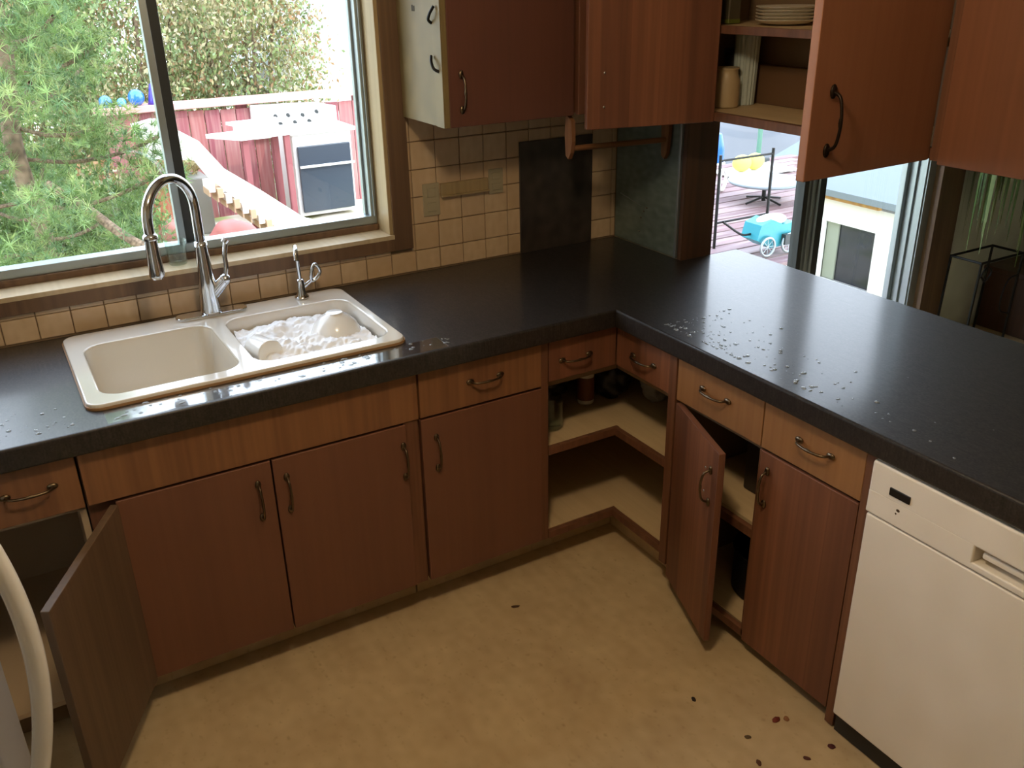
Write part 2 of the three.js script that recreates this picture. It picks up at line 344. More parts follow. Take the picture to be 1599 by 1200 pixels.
// ---------------------------------------------------------------- upper cabinets
const UB = 1.41, UT = 2.12, UF = -.35;
{
  const c = thing('wall_cabinet', 'brown upper cabinet with cream painted side next to the window', 'cabinet');
  mesh('body', bx(-.322, .094, UB, UT, WZ + .01, UF - .02), M.frame, c);
  const s = mesh('side_panel', bx(-.342, -.322, UB - .004, UT, WZ + .006, UF - .004), M.cream, c);
  mesh('edge_strip', bx(-.346, -.342, UB - .004, UT, UF - .052, UF - .004), M.cream, s);
  for (const [y, z, t] of [[1.70, -.392, .6], [1.575, -.39, -.7]]) {
    const h = mesh('hook', tube([[0, -.026, 0], [-.012, -.016, 0], [-.014, .004, .002], [-.006, .026, 0]], .0042, 12, 6), M.iron, s);
    h.position.set(-.345, y, z); h.rotation.x = t;
  }
  mesh('mark', [bx(-.3435, -.342, 1.706, 1.722, -.533, -.530, 0), bx(-.3435, -.342, 1.706, 1.720, -.522, -.519, 0)], M.iron, s);
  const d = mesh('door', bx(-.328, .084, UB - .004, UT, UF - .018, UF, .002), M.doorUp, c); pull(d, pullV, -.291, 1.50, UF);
}
{
  const c = thing('wall_cabinet', 'brown upper corner cabinet behind the opened left door', 'cabinet');
  mesh('body', bx(.096, .472, UB, UT, WZ + .01, UF - .02), M.frame, c);
  mesh('door', bx(.10, .386, UB - .004, UT, UF - .018, UF, .002), M.door, c);
}
{ // over the peninsula, both doors open
  const c = thing('wall_cabinet', 'brown upper cabinet over peninsula with both doors standing open', 'cabinet');
  mesh('body', [bx(.41, .69, 1.40, UT, -.28, -.262), bx(.41, .69, 1.40, UT, .632, .65), bx(.672, .69, 1.40, UT, -.262, .632), bx(.41, .69, UT - .018, UT, -.262, .632)], M.inside, c);
  mesh('shelf', bx(.408, .672, 1.400, 1.417, -.262, .632), M.shelf, c);
  mesh('shelf', bx(.408, .672, 1.634, 1.652, -.262, .632), M.shelf, c);
  mesh('edging', bx(.392, .408, 1.394, 1.419, -.28, .65), M.frame, c);
  mesh('edging', bx(.400, .408, 1.632, 1.654, -.11, .632), M.frame, c);
  mesh('stile', bx(.392, .41, 1.419, UT, -.28, -.112), M.frame, c);
  const a = mesh('door', bx(0, .395, 1.392, UT, -.02, 0, .002), M.plank, c);
  a.position.set(.395, 0, -.094); a.rotation.y = Math.PI - .245;
  for (const y of [1.452, 1.543]) mesh('screw', ball(.345, y, -.0205, .004, 1, 1, .5, 8), M.chrome, a);
  const b = mesh('door', bx(0, .412, 1.392, UT, -.022, 0, .002), M.plank, c);
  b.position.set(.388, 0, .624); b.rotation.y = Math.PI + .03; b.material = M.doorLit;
  const h = mesh('handle', pullV.clone().rotateY(Math.PI), std({ color: 0x2c221a, metalness: .8, roughness: .4 }), b); h.position.set(.355, 1.51, -.022); h.scale.set(1.15, 1.25, 1.1);
}
{
  const c = thing('wall_cabinet', 'closed brown upper cabinet over the peninsula at the right edge', 'cabinet');
  mesh('body', bx(.41, .69, 1.40, UT, .652, 1.70), M.frame, c);
  mesh('stile', bx(.385, .41, 1.392, UT, .652, .676), M.frame, c);
  mesh('door', bx(.372, .39, 1.388, UT, .68, 1.18, .002), M.upper, c);
  mesh('door', bx(.372, .39, 1.388, UT, 1.184, 1.69, .002), M.door, c);
}
{ // paper towel holder under the upper cabinet
  const c = thing('towel_holder', 'empty wooden paper towel holder under the upper cabinets', 'towel holder');
  const arm = (x, y0) => { const g = panel([[0, 0], [.03, -.02], [.034, -.08], [.026, y0 + .02], [.014, y0], [0, y0 + .01], [-.006, -.06]].reverse(), -.007, .007); return g.rotateY(-Math.PI / 2).translate(x, UB - .002, -.386); };
  mesh('bracket', arm(.086, -.135), M.drawer, c);
  mesh('bracket', arm(.462, -.175), M.drawer, c);
  mesh('rod', rod([.084, 1.305, -.372], [.463, 1.295, -.372], .009), M.drawer, c);
}

// ---------------------------------------------------------------- on the walls
single('backsplash_panel', 'black rectangular panel standing against the tiled wall on the countertop', 'panel', bx(.070, .364, CT, 1.288, WZ + .006, WZ + .014), M.blackPanel);
{
  const c = thing('metal_sheet', 'dark green grey metal sheet covering the short partition wall', 'panel');
  mesh('sheet', bx(.4735, .4795, CT + .001, 1.409, WZ + .008, -.312), M.steel, c);
  mesh('edge_strip', bx(.466, .4795, CT + .001, 1.409, -.312, -.302), M.alu, c);
  mesh('rail', rod([.471, 1.075, -.62], [.471, 1.052, -.50], .0022, .0022, 6), M.alu, c);
  for (const [y, z] of [[1.05, -.47], [1.035, -.485], [1.01, -.50], [.96, -.505]]) mesh('screw', ball(.472, y, z, .004, .5, .7, 1.6, 8), M.chrome, c);
}
{
  const o = thing('outlet_plate', 'pale outlet cover plate on tiles beside the window casing', 'outlet');
  mesh('plate', bx(-.288, -.230, 1.088, 1.192, WZ + .005, WZ + .010, .002), M.plate, o);
  for (const y of [1.117, 1.163]) mesh('socket', bx(-.274, -.244, y - .014, y + .014, WZ + .009, WZ + .0125, .001), M.plate, o);
  const q = thing('outlet_plate', 'pale outlet cover plate on tiles next to the black panel', 'outlet');
  mesh('plate', bx(-.048, .006, 1.130, 1.212, WZ + .005, WZ + .010, .002), M.plate, q);
  for (const y of [1.153, 1.189]) mesh('socket', bx(-.036, -.006, y - .011, y + .011, WZ + .009, WZ + .0125, .001), M.plate, q);
}
{
  const o = thing('wall_rail', 'narrow brown wooden rail on the tiles between two outlet plates', 'rail');
  mesh('strip', bx(-.226, -.054, 1.145, 1.188, WZ + .005, WZ + .016, .002), M.sill, o);
  mesh('ledge', bx(-.226, -.054, 1.145, 1.151, WZ + .016, WZ + .026, .001), M.sill, o);
}

// ---------------------------------------------------------------- sink, taps, dishes
const bowls = [[-1.362, -1.036, -.500, -.140], [-.996, -.636, -.500, -.140]];
{
  const s = thing('kitchen_sink', 'cream double bowl kitchen sink set in the black countertop', 'sink');
  mesh('rim', slab(roundRect(SK.x0, SK.x1, SK.z0, SK.z1, .035), CT + .0005, CT + .014, bowls.map(([a, b, c, d]) => roundRect(a, b, c, d, .05).reverse()), .004), M.sink, s);
  mesh('seal', slab(roundRect(SK.x0 - .003, SK.x1 + .003, SK.z0 - .003, SK.z1 + .003, .037), CT, CT + .006, [roundRect(SK.x0 + .012, SK.x1 - .012, SK.z0 + .012, SK.z1 - .012, .03).reverse()]), M.sinkEdge, s);
  for (const [a, b, c, d] of bowls) {
    const rings = [], n = 28, prof = [[0, CT + .012], [.003, CT], [.006, CT - .03], [.014, CT - .12], [.028, CT - .155], [.06, CT - .168], [.14, CT - .172]];
    for (const [ins, y] of prof) rings.push(roundRect(a - .001 + ins, b + .001 - ins, c - .001 + ins, d + .001 - ins, Math.max(.012, .05 - ins * .25), 6).map(([x, z]) => [x, y, z]));
    const N = rings[0].length, pos = [], idx = [];
    rings.forEach((r) => r.forEach((p) => pos.push(...p)));
    const last = rings.length - 1; pos.push((a + b) / 2, CT - .173, (c + d) / 2);
    for (let k = 0; k < last; k++) for (let i = 0; i < N; i++) { const j = (i + 1) % N; idx.push(k * N + i, (k + 1) * N + i, k * N + j, k * N + j, (k + 1) * N + i, (k + 1) * N + j); }
    for (let i = 0; i < N; i++) idx.push(last * N + i, rings.length * N, last * N + (i + 1) % N);
    const g = new THREE.BufferGeometry(); g.setAttribute('position', new THREE.Float32BufferAttribute(pos, 3)); g.setIndex(idx); g.computeVertexNormals();
    const bw = mesh('bowl', boxUV(flat(g)), M.sink, s);
    mesh('drain', lathe([[.0, CT - .171], [.02, CT - .171], [.038, CT - .168], [.042, CT - .171], [.0, CT - .175]], [(a + b) / 2, 0, (c + d) / 2], 24), M.chrome, bw);
  }
}
{ // gooseneck tap
  const f = thing('kitchen_faucet', 'tall chrome gooseneck kitchen faucet with pull down spray head', 'faucet');
  const X = -1.007, Z = -.568, Y = CT + .014, dx = Math.cos(220 * Math.PI / 180), dz = -Math.sin(220 * Math.PI / 180);
  mesh('base_plate', slab(roundRect(X - .10, X + .10, Z - .026, Z + .026, .024), Y, Y + .009, [], .003), M.chrome, f);
  mesh('body', lathe([[.0, Y + .007], [.031, Y + .007], [.029, Y + .014], [.0245, Y + .05], [.024, Y + .09], [.0205, Y + .14], [.0175, Y + .20], [.0165, Y + .215], [0, Y + .216]], [X, 0, Z]), M.chrome, f);
  const pts = [[X, Y + .20, Z], [X, Y + .26, Z], [X, Y + .31, Z]], r = .094;
  for (let i = 1; i <= 12; i++) { const t = Math.PI * i / 12, q = r - r * Math.cos(t); pts.push([X + dx * q, Y + .31 + r * Math.sin(t), Z + dz * q]); }
  const ex = X + dx * 2 * r, ez = Z + dz * 2 * r;
  pts.push([ex, Y + .275, ez]);
  mesh('spout', tube(pts, .0135, 80, 16), M.chrome, f);
  mesh('spray_head', lathe([[0, Y + .285], [.0145, Y + .285], [.019, Y + .278], [.019, Y + .270], [.0155, Y + .266], [.0175, Y + .23], [.019, Y + .20], [.0195, Y + .175], [.016, Y + .165], [0, Y + .165]], [ex, 0, ez], 24), M.chrome, f);
  const h = mesh('lever_hub', [rod([X + .01, Y + .06, Z], [X + .046, Y + .098, Z + .012], .019, .016, 20), ball(X + .048, Y + .10, Z + .013, .0165, 1, 1, 1, 20)], M.chrome, f);
  mesh('lever', [tube([[X + .048, Y + .10, Z + .013], [X + .056, Y + .13, Z + .012], [X + .058, Y + .17, Z + .01], [X + .066, Y + .205, Z + .008]], .0068, 24, 10), rod([X + .062, Y + .203, Z + .008], [X + .069, Y + .212, Z + .008], .0105, .0115, 14)], M.chrome, h);
}
{
  const f = thing('filter_tap', 'small chrome drinking water tap with loop handle at sink corner', 'faucet');
  const X = -.742, Z = -.565, Y = CT + .014;
  mesh('body', lathe([[0, Y], [.021, Y], [.021, Y + .006], [.013, Y + .014], [.0115, Y + .055], [.009, Y + .06], [0, Y + .06]], [X, 0, Z], 24), M.chrome, f);
  mesh('spout', tube([[X, Y + .05, Z], [X - .002, Y + .11, Z], [X - .004, Y + .145, Z + .004], [X - .012, Y + .166, Z + .028], [X - .022, Y + .160, Z + .062], [X - .026, Y + .138, Z + .072]], .0062, 48, 12), M.chrome, f);
  mesh('arm', rod([X + .004, Y + .03, Z], [X + .034, Y + .052, Z + .004], .007, .005), M.chrome, f);
  mesh('handle', tube([[X + .034, Y + .05, Z + .004], [X + .05, Y + .056, Z + .004], [X + .062, Y + .075, Z + .004], [X + .048, Y + .098, Z + .004], [X + .036, Y + .078, Z + .004]], .0052, 40, 10, true), M.chrome, f);
}
{ // suds in the right bowl
  const [a, b, c, d] = bowls[1], nx = 70, nz = 64, pos = [], idx = [];
  const hgt = (x, z) => {
    const u = (x - a) / (b - a), v = (z - c) / (d - c), e = Math.min(u, 1 - u, v, 1 - v);
    let h = CT - .016 + .013 * noise.noise(x * 24, z * 24, 1) + .007 * noise.noise(x * 70, z * 70, 4) + .004 * noise.noise(x * 150, z * 150, 7);
    for (const [bx_, bz, br, bh] of [[-.93, -.36, .05, .024], [-.90, -.26, .06, .026], [-.80, -.42, .05, .018], [-.78, -.28, .05, .012], [-.72, -.22, .045, .012], [-.86, -.20, .05, .014], [-.95, -.20, .03, .008], [-.88, -.42, .05, .02], [-.68, -.40, .04, .012]]) { const q = Math.hypot(x - bx_, z - bz) / br; if (q < 1.4) h += bh * Math.exp(-q * q * 1.6); }
    return h - .01 * Math.exp(-e * 30);
  };
  const I = .012;
  for (let j = 0; j <= nz; j++) for (let i = 0; i <= nx; i++) {
    // squeeze the grid into the bowl's rounded outline
    let u = i / nx * 2 - 1, v = j / nz * 2 - 1; const k = 1 - .06 * (u * u * v * v);
    const x = (a + b) / 2 + u * k * ((b - a) / 2 - I), z = (c + d) / 2 + v * k * ((d - c) / 2 - I);
    pos.push(x, hgt(x, z), z);
  }
  for (let j = 0; j < nz; j++) for (let i = 0; i < nx; i++) { const p = j * (nx + 1) + i; idx.push(p, p + nx + 1, p + 1, p + 1, p + nx + 1, p + nx + 2); }
  const g = new THREE.BufferGeometry(); g.setAttribute('position', new THREE.Float32BufferAttribute(pos, 3)); g.setIndex(idx); g.computeVertexNormals();
  const o = single('soap_suds', 'white soap foam filling the right sink bowl', 'foam', boxUV(flat(g)), std({ color: 0xf2f3f5, roughness: .6, side: THREE.DoubleSide }));
  o.userData.kind = 'stuff';
}
single('dish_bowl', 'white bowl turned upside down in the foam of the right sink', 'bowl', lathe([[0, .056], [.022, .056], [.024, .050], [.036, .046], [.058, .026], [.069, 0], [.072, -.02], [.068, -.02], [.054, .022], [.02, .043], [0, .043]], [-.728, CT - .016, -.325]), M.dish);
{
  const m = thing('mug', 'white mug lying on its side in the foam beside the divider', 'mug');
  const q = new THREE.Matrix4().makeRotationFromEuler(new THREE.Euler(-1.75, .4, .2)).setPosition(-.948, CT - .006, -.262);
  mesh('cup', lathe([[0, -.04], [.032, -.04], [.036, -.034], [.036, .045], [.033, .045], [.033, -.033], [0, -.035]]).applyMatrix4(q), M.dish, m);
  mesh('handle', tube([[.033, -.022, 0], [.055, -.018, 0], [.06, .01, 0], [.05, .03, 0], [.033, .032, 0]], .0055, 20, 8).applyMatrix4(q), M.dish, m);
}
{
  const g = thing('drinking_glass', 'clear glass standing on the window sill behind the spray head', 'glass');
  mesh('glass', lathe([[0, 1.048], [.023, 1.048], [.026, 1.052], [.031, 1.118], [.0295, 1.118], [.0245, 1.056], [0, 1.055]], [-1.052, 0, -.70], 28), M.glassware, g);
}
{ // wet patch along the front of the sink
  const o = [], n = 60; for (let i = 0; i <= n; i++) { const t = i / n; o.push([-1.37 + .84 * t, -.012 - .006 * noise.noise(t * 14, 1, 2)]); }
  for (let i = n; i >= 0; i--) { const t = i / n; o.push([-1.37 + .84 * t, -.088 + .004 * noise.noise(t * 9, 5, 2)]); }
  single('water_puddle', 'wet patch of water along the counter in front of the sink', 'water', slab(o.map(([x, z]) => [x, z]), CT, CT + .0009), phys({ color: 0xffffff, roughness: .06, transmission: 1, thickness: 0, ior: 1.6 }));
}
// wet drops and crumbs on the counter
{
  const g = new THREE.SphereGeometry(1, 8, 5, 0, Math.PI * 2, 0, Math.PI / 2).scale(1, .45, 1);
  const spots = [];
  for (let i = 0; i < 190; i++) { const t = rnd(); spots.push([.02 + .30 * rnd() * rnd() + .02, .12 + .95 * t * rnd() + .05]); }
  for (let i = 0; i < 110; i++) spots.push([rr(-1.36, -.5), -.03 - .055 * rnd()]);
  for (let i = 0; i < 30; i++) spots.push([rr(-1.62, -1.42), rr(-.18, -.04)]);
  const o = new THREE.InstancedMesh(g, phys({ color: 0xcfd6d8, roughness: .08, transmission: .7, thickness: 0 }), spots.length), m = new THREE.Matrix4();
  spots.forEach(([x, z], i) => { const r = .0014 + .0050 * rnd() ** 2; m.compose(V(x, CT + .0002, z), new THREE.Quaternion().setFromAxisAngle(V(0, 1, 0), rnd() * 6), V(r * rr(.8, 1.6), r, r)); o.setMatrixAt(i, m); });
  o.name = 'water_drops'; o.userData = { label: 'scattered water drops and bits along the front of the countertop', category: 'water', kind: 'stuff' }; scene.add(o);
}

// ---------------------------------------------------------------- things inside the cabinets
{ // corner base cabinet
  const jar = thing('glass_jar', 'glass jar at the left of the upper corner shelf', 'jar');
  mesh('jar', lathe([[0, .504], [.038, .504], [.042, .51], [.042, .595], [.036, .61], [.034, .61], [.039, .593], [.039, .514], [0, .512]], [-.130, 0, -.150], 28), M.glassware, jar);
  const bag = (name, label, cat, x, z, r, h, mat, s) => {
    const g = new THREE.SphereGeometry(1, 40, 28), p = g.attributes.position;
    for (let i = 0; i < p.count; i++) { const v = V(p.getX(i), p.getY(i), p.getZ(i)), n = 1 + .22 * noise.noise(v.x * 2.2 + s, v.y * 2.2, v.z * 2.2) + .09 * noise.noise(v.x * 6 + s, v.y * 6, v.z * 6); const tip = v.y > 0 ? 1 - .35 * v.y : 1; p.setXYZ(i, v.x * n * r * tip, Math.max(-1, v.y * n) * h, v.z * n * r * tip); }
    g.computeVertexNormals();
    return single(name, label, cat, boxUV(flat(g.translate(x, .504 + h, z))), mat);
  };
  bag('plastic_bag', 'crumpled black plastic bag at the back of the corner shelf', 'bag', .165, -.235, .075, .10, std({ color: 0x17151c, roughness: .35 }), 1);
  bag('plastic_bag', 'crumpled dark bag stuffed behind the glass jar', 'bag', -.04, -.36, .10, .085, std({ color: 0x1a1714, roughness: .5 }), 4);
  bag('plastic_bag', 'small pale grey plastic bag right of the black bag', 'bag', .268, -.13, .05, .065, phys({ color: 0x8d8578, roughness: .4 }), 7);
  const b = thing('bottle', 'slim clear bottle with brown content left of the black bag', 'bottle');
  mesh('bottle', lathe([[0, .504], [.026, .504], [.028, .51], [.028, .62], [.014, .65], [.012, .68], [0, .68]], [.066, 0, -.238], 24), phys({ color: 0xd9cfc0, roughness: .15 }), b);
  mesh('label', lathe([[.0285, .52], [.0285, .60]], [.066, 0, -.238], 24), std({ color: 0x6b3a1c, roughness: .6, side: THREE.DoubleSide }), b);
}
{ // peninsula base cabinet
  single('storage_box', 'small dark box on the shelf behind the ajar door', 'box', bx(.16, .34, .4705, .62, .40, .56, .006), std({ color: 0x33291f, roughness: .7 }));
  single('paper_bag', 'pale paper bag on the shelf seen past the ajar door', 'bag', bx(.20, .34, .4705, .56, .585, .70, .015), std({ color: 0xb59f78, roughness: .8 }));
  single('cooking_pot', 'dark pot on the bottom of the cabinet behind the ajar door', 'pot', lathe([[0, .1535], [.10, .1535], [.105, .16], [.105, .29], [.11, .293], [.11, .297], [.102, .297], [.099, .165], [0, .163]], [.22, 0, .48]), M.iron);
}
{ // open wall cabinet
  const jar = thing('storage_jar', 'cream jar with tapered neck in the open upper cabinet', 'jar');
  mesh('jar', lathe([[0, 1.4175], [.035, 1.4175], [.038, 1.422], [.038, 1.495], [.031, 1.512], [.03, 1.524], [.034, 1.526], [.034, 1.532], [0, 1.532]], [.50, 0, -.150], 28), std({ color: 0xb8a27c, roughness: .45 }), jar);
  const box = thing('cardboard_box', 'flat brown cardboard box leaning at the back of the upper cabinet', 'box');
  mesh('box', bx(.635, .670, 1.4175, 1.53, -.26, .05, .002), std({ color: 0x6a4d31, roughness: .85 }), box);
  const bk = thing('dark_canister', 'small dark canister behind the cream jar in the upper cabinet', 'canister');
  mesh('canister', lathe([[0, 1.4175], [.03, 1.4175], [.032, 1.42], [.032, 1.555], [.034, 1.558], [.034, 1.575], [0, 1.577]], [.60, 0, -.228], 24), M.black, bk);
  const gl = thing('ribbed_vase', 'tall ribbed pale glass vase at the back of the upper cabinet', 'vase');
  const g = new THREE.CylinderGeometry(.036, .032, .20, 72, 1), p = g.attributes.position;
  for (let i = 0; i < p.count; i++) { const a = Math.atan2(p.getZ(i), p.getX(i)), k = 1 + .06 * Math.cos(a * 18); p.setX(i, p.getX(i) * k); p.setZ(i, p.getZ(i) * k); }
  g.computeVertexNormals();
  mesh('vase', flat(g.translate(.585, 1.518, -.165)), std({ color: 0xb9c4bb, roughness: .2 }), gl);
  for (let i = 0; i < 5; i++) single('plate', 'cream dinner plate, ' + ['lowest', 'second from bottom', 'middle one', 'second from top', 'topmost'][i] + ' of the stack in the open cabinet', 'plate', lathe([[0, .004], [.055, .004], [.085, .014], [.086, .017], [.054, .009], [0, .009]], [.545, 1.652 + i * .0085 - .0035 * 0, .02], 40), M.whitePlate, 'plates stacked in the open upper cabinet');
  const tin = thing('tea_tin', 'tall dark tin with green base left of the plate stack', 'tin');
  mesh('tin', bx(.455, .50, 1.654, 1.80, -.165, -.115, .004), std({ color: 0x4a4230, roughness: .5 }), tin);
  mesh('band', bx(.4545, .5005, 1.654, 1.668, -.1655, -.1145, .003), std({ color: 0x5d6420, roughness: .5 }), tin);
}

// ---------------------------------------------------------------- left front: refrigerator
{
  const f = thing('refrigerator', 'white refrigerator with curved white handle at the left edge', 'refrigerator');
  mesh('body', bx(-2.30, -1.70, .10, 1.75, .56, 1.26, .01), M.enamel, f);
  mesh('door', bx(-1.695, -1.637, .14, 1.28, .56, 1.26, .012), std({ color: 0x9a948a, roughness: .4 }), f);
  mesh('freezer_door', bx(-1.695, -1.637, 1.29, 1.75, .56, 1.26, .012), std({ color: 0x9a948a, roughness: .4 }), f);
  mesh('gasket', bx(-1.702, -1.693, .14, 1.75, .57, 1.25, .001), M.dark, f);
  const pts = []; for (let i = 0; i <= 16; i++) { const t = -1 + i / 8; pts.push([-1.632 + .066 * (1 - t * t), 1.06 + t * .30, .90]); }
  mesh('handle', tube(pts, .0125, 48, 12), M.dish, f);
}

// ---------------------------------------------------------------- dining corner: plant and stand
{
  const s = thing('plant_stand', 'thin black wrought iron plant stand against the dining wall', 'plant stand');
  const x0 = 2.44, x1 = 2.76, z0 = -.60, z1 = -.44;
  for (const [x, z] of [[x0, z0], [x1, z0], [x0, z1], [x1, z1]]) mesh('leg', rod([x - .02, .08, z], [x, .53, z], .006), M.iron, s);
  mesh('top_ring', [rod([x0, .525, z0], [x1, .525, z0], .006), rod([x1, .525, z0], [x1, .525, z1], .006), rod([x1, .525, z1], [x0, .525, z1], .006), rod([x0, .525, z1], [x0, .525, z0], .006)], M.iron, s);
  mesh('scroll', tube([[x0, .45, z1], [x0 + .05, .50, z1], [x0 + .09, .47, z1], [x0 + .05, .43, z1], [x0 + .02, .455, z1]], .004, 40, 6), M.iron, s);
  mesh('scroll', tube([[x1, .42, z1], [x1 - .08, .40, z1], [x1 - .10, .26, z1], [x1 - .02, .22, z1]], .004, 40, 6), M.iron, s);
  const ch = thing('wooden_chest', 'low dark brown wooden chest at the dining wall behind the iron stand', 'chest');
  mesh('body', bx(2.82, 3.5, .08, .38, -.65, -.36, .006), M.post, ch); mesh('lid', bx(2.81, 3.51, .38, .405, -.655, -.35, .006), M.post, ch);
  const p = thing('spider_plant', 'leafy green hanging plant in front of the dining wall', 'plant');
  mesh('pot', lathe([[0, 1.10], [.085, 1.10], [.11, 1.27], [.118, 1.275], [.118, 1.285], [.10, 1.285], [0, 1.265]], [2.62, 0, -.46]), std({ color: 0x54382a, roughness: .8 }), p);
  mesh('hanger', [rod([2.51, 1.28, -.46], [2.62, 1.62, -.46], .002), rod([2.73, 1.28, -.46], [2.62, 1.62, -.46], .002), rod([2.62, 1.62, -.46], [2.62, CEIL, -.46], .002)], M.iron, p);
  const cols = [0x5f7a3c, 0x4b6630, 0x86985c].map((c) => phys({ color: c, roughness: .6, side: THREE.DoubleSide, transmission: .2 }));
  for (let i = 0; i < 110; i++) {
    const a = rnd() * 6.283, out = rr(.05, .19), drop = rr(.45, 1.0), w = rr(.006, .011), n = 10, pos = [], idx = [], rise = rr(.02, .10);
    for (let k = 0; k <= n; k++) {
      const t = k / n, r = .05 + out * Math.min(1, t * 1.6), y = 1.29 + rise * Math.sin(Math.min(1, t * 2.4) * 3.14) - drop * Math.max(0, t - .2) ** 1.3, ww = w * Math.sin(.15 + 2.9 * t * .98) ;
      const cx = 2.62 + Math.cos(a) * r, cz = Math.max(-.645, -.46 + Math.sin(a) * r), sx = -Math.sin(a) * ww, sz = Math.cos(a) * ww;
      pos.push(cx - sx, y, cz - sz, cx, y - .004, cz, cx + sx, y, cz + sz);
      if (k) { const q = (k - 1) * 3; for (const m of [0, 1]) idx.push(q + m, q + m + 1, q + m + 3, q + m + 1, q + m + 4, q + m + 3); }
    }
    const g = new THREE.BufferGeometry(); g.setAttribute('position', new THREE.Float32BufferAttribute(pos, 3)); g.setIndex(idx); g.computeVertexNormals();
    mesh('leaf', boxUV(flat(g)), cols[i % 3], p);
  }
}
// ---------------------------------------------------------------- bits on the floor
{
  const bit = (x, z, r, sx, c, label, name = 'floor_crumb') => {
    const g = new THREE.SphereGeometry(1, 12, 8), p = g.attributes.position;
    for (let i = 0; i < p.count; i++) { const n = 1 + .35 * noise.noise(p.getX(i) * 2 + x * 50, p.getY(i) * 2, p.getZ(i) * 2 + z * 40); p.setXYZ(i, p.getX(i) * n * r * sx, Math.max(-.6, p.getY(i) * n) * r * .3, p.getZ(i) * n * r); }
    g.computeVertexNormals(); g.rotateY(x * 40);
    single(name, label, 'crumb', boxUV(flat(g.translate(x, .08 + r * .18, z))), std({ color: c, roughness: .7 }), 'bits on the vinyl floor');
  };
  bit(-.403, .088, .006, 2.2, 0x4a3018, 'brown chip lying alone in the middle of the floor');
  bit(-.074, .815, .008, 1.6, 0x6a2412, 'reddish brown bit on the floor in front of the right door');
  bit(-.050, .826, .007, 1.2, 0x8a5a34, 'pale brown bit beside the reddish one on the floor');
  bit(-.174, .820, .006, 1.4, 0x54401f, 'small olive brown bit on the floor near the bottom');
  bit(-.024, .947, .008, 1.2, 0x4a120c, 'round dark red spot on the floor by the dishwasher corner');
  bit(-.203, .653, .005, 1.8, 0x241408, 'tiny black bit on the floor left of the reddish one');
  bit(-.101, .942, .006, 1.5, 0x4a1c0c, 'dark red bit on the floor next to the round spot');
  bit(-.208, .892, .006, 1.6, 0x54301a, 'brown bit on the floor at the bottom edge');
}

// ---------------------------------------------------------------- outside
const GY = -.27;
const yard = (x, z) => { const t = Math.max(0, Math.min(1, (x - 1.9) / 2.4)); return GY - 1.35 * t * t * (3 - 2 * t) + .03 * noise.noise(x * 1.3, z * 1.3, 3); };
{
  const g = new THREE.PlaneGeometry(60, 42, 180, 126).rotateX(-Math.PI / 2).translate(4, 0, -21.9), p = g.attributes.position;
  for (let i = 0; i < p.count; i++) p.setY(i, yard(p.getX(i), p.getZ(i)));
  g.computeVertexNormals();
  const o = struct('ground', boxUV(flat(g)), std({ map: tex(256, 256, 3, 3, (u, v) => mixc(mixc(hex(0xd8d2c4), hex(0xc6bda8), .5 + per(u, v, 30, 30, 2)), hex(0x93a05a), Math.max(0, Math.min(1, per(u, v, 7, 7, 5) * 2.4)))), roughness: .95 }));
}
// leaves and needles
const leafG = (() => { const g = new THREE.BufferGeometry(); g.setAttribute('position', new THREE.Float32BufferAttribute([0, 0, 0, .24, .45, .06, 0, 1, 0, -.24, .45, .06], 3)); g.setIndex([0, 1, 2, 0, 2, 3]); g.computeVertexNormals(); return g; })();
const tuftG = (() => {
  const pos = [];
  for (let i = 0; i < 16; i++) { const a = rnd() * 6.283, e = rr(-.2, 1.3), w = .035, d = V(Math.cos(a) * Math.cos(e), Math.sin(e), Math.sin(a) * Math.cos(e)), s = V(-Math.sin(a), 0, Math.cos(a)).multiplyScalar(w), l = rr(.7, 1.1); pos.push(...s.toArray(), ...s.clone().negate().toArray(), ...d.multiplyScalar(l).toArray()); }
  const g = new THREE.BufferGeometry(); g.setAttribute('position', new THREE.Float32BufferAttribute(pos, 3)); g.computeVertexNormals(); return g;
})();
function foliage(parent, geo, n, place, size, colors) {
  const o = new THREE.InstancedMesh(geo, phys({ color: 0xffffff, roughness: .8, side: THREE.DoubleSide, transmission: .3, thickness: 0 }), n), m = new THREE.Matrix4(), c = new THREE.Color(), q = new THREE.Quaternion();
  for (let i = 0; i < n; i++) {
    const [x, y, z, pick] = place(i), s = rr(...size);
    q.setFromEuler(new THREE.Euler(rr(-1.2, 1.2), rnd() * 6.283, rr(-1.2, 1.2)));
    m.compose(V(x, y, z), q, V(s, s, s)); o.setMatrixAt(i, m);
    const k = (pick ?? rnd()) * colors.length; c.setHex(colors[Math.min(colors.length - 1, Math.floor(Math.max(0, k + rr(-.7, .7))))]).multiplyScalar(rr(.6, 1.02)); o.setColorAt(i, c);
  }
  o.name = 'foliage'; o.userData.kind = 'stuff'; o.castShadow = o.receiveShadow = true; parent.add(o);
  return o;
}
const bark = std({ map: tex(64, 128, .2, .5, (u, v) => mixc(hex(0x5a4a3a), hex(0x8b7660), .5 + per(u, v, 16, 5, 2) * 1.2)), roughness: .9 });
const GREENS = [0x62823e, 0x7c9a50, 0x8fae66, 0x70945e, 0xa8bb72], TANS = [0x8f9f5c, 0xb7b07a, 0xcabd92, 0x93ac6c, 0xbc9468, 0xa2b884];
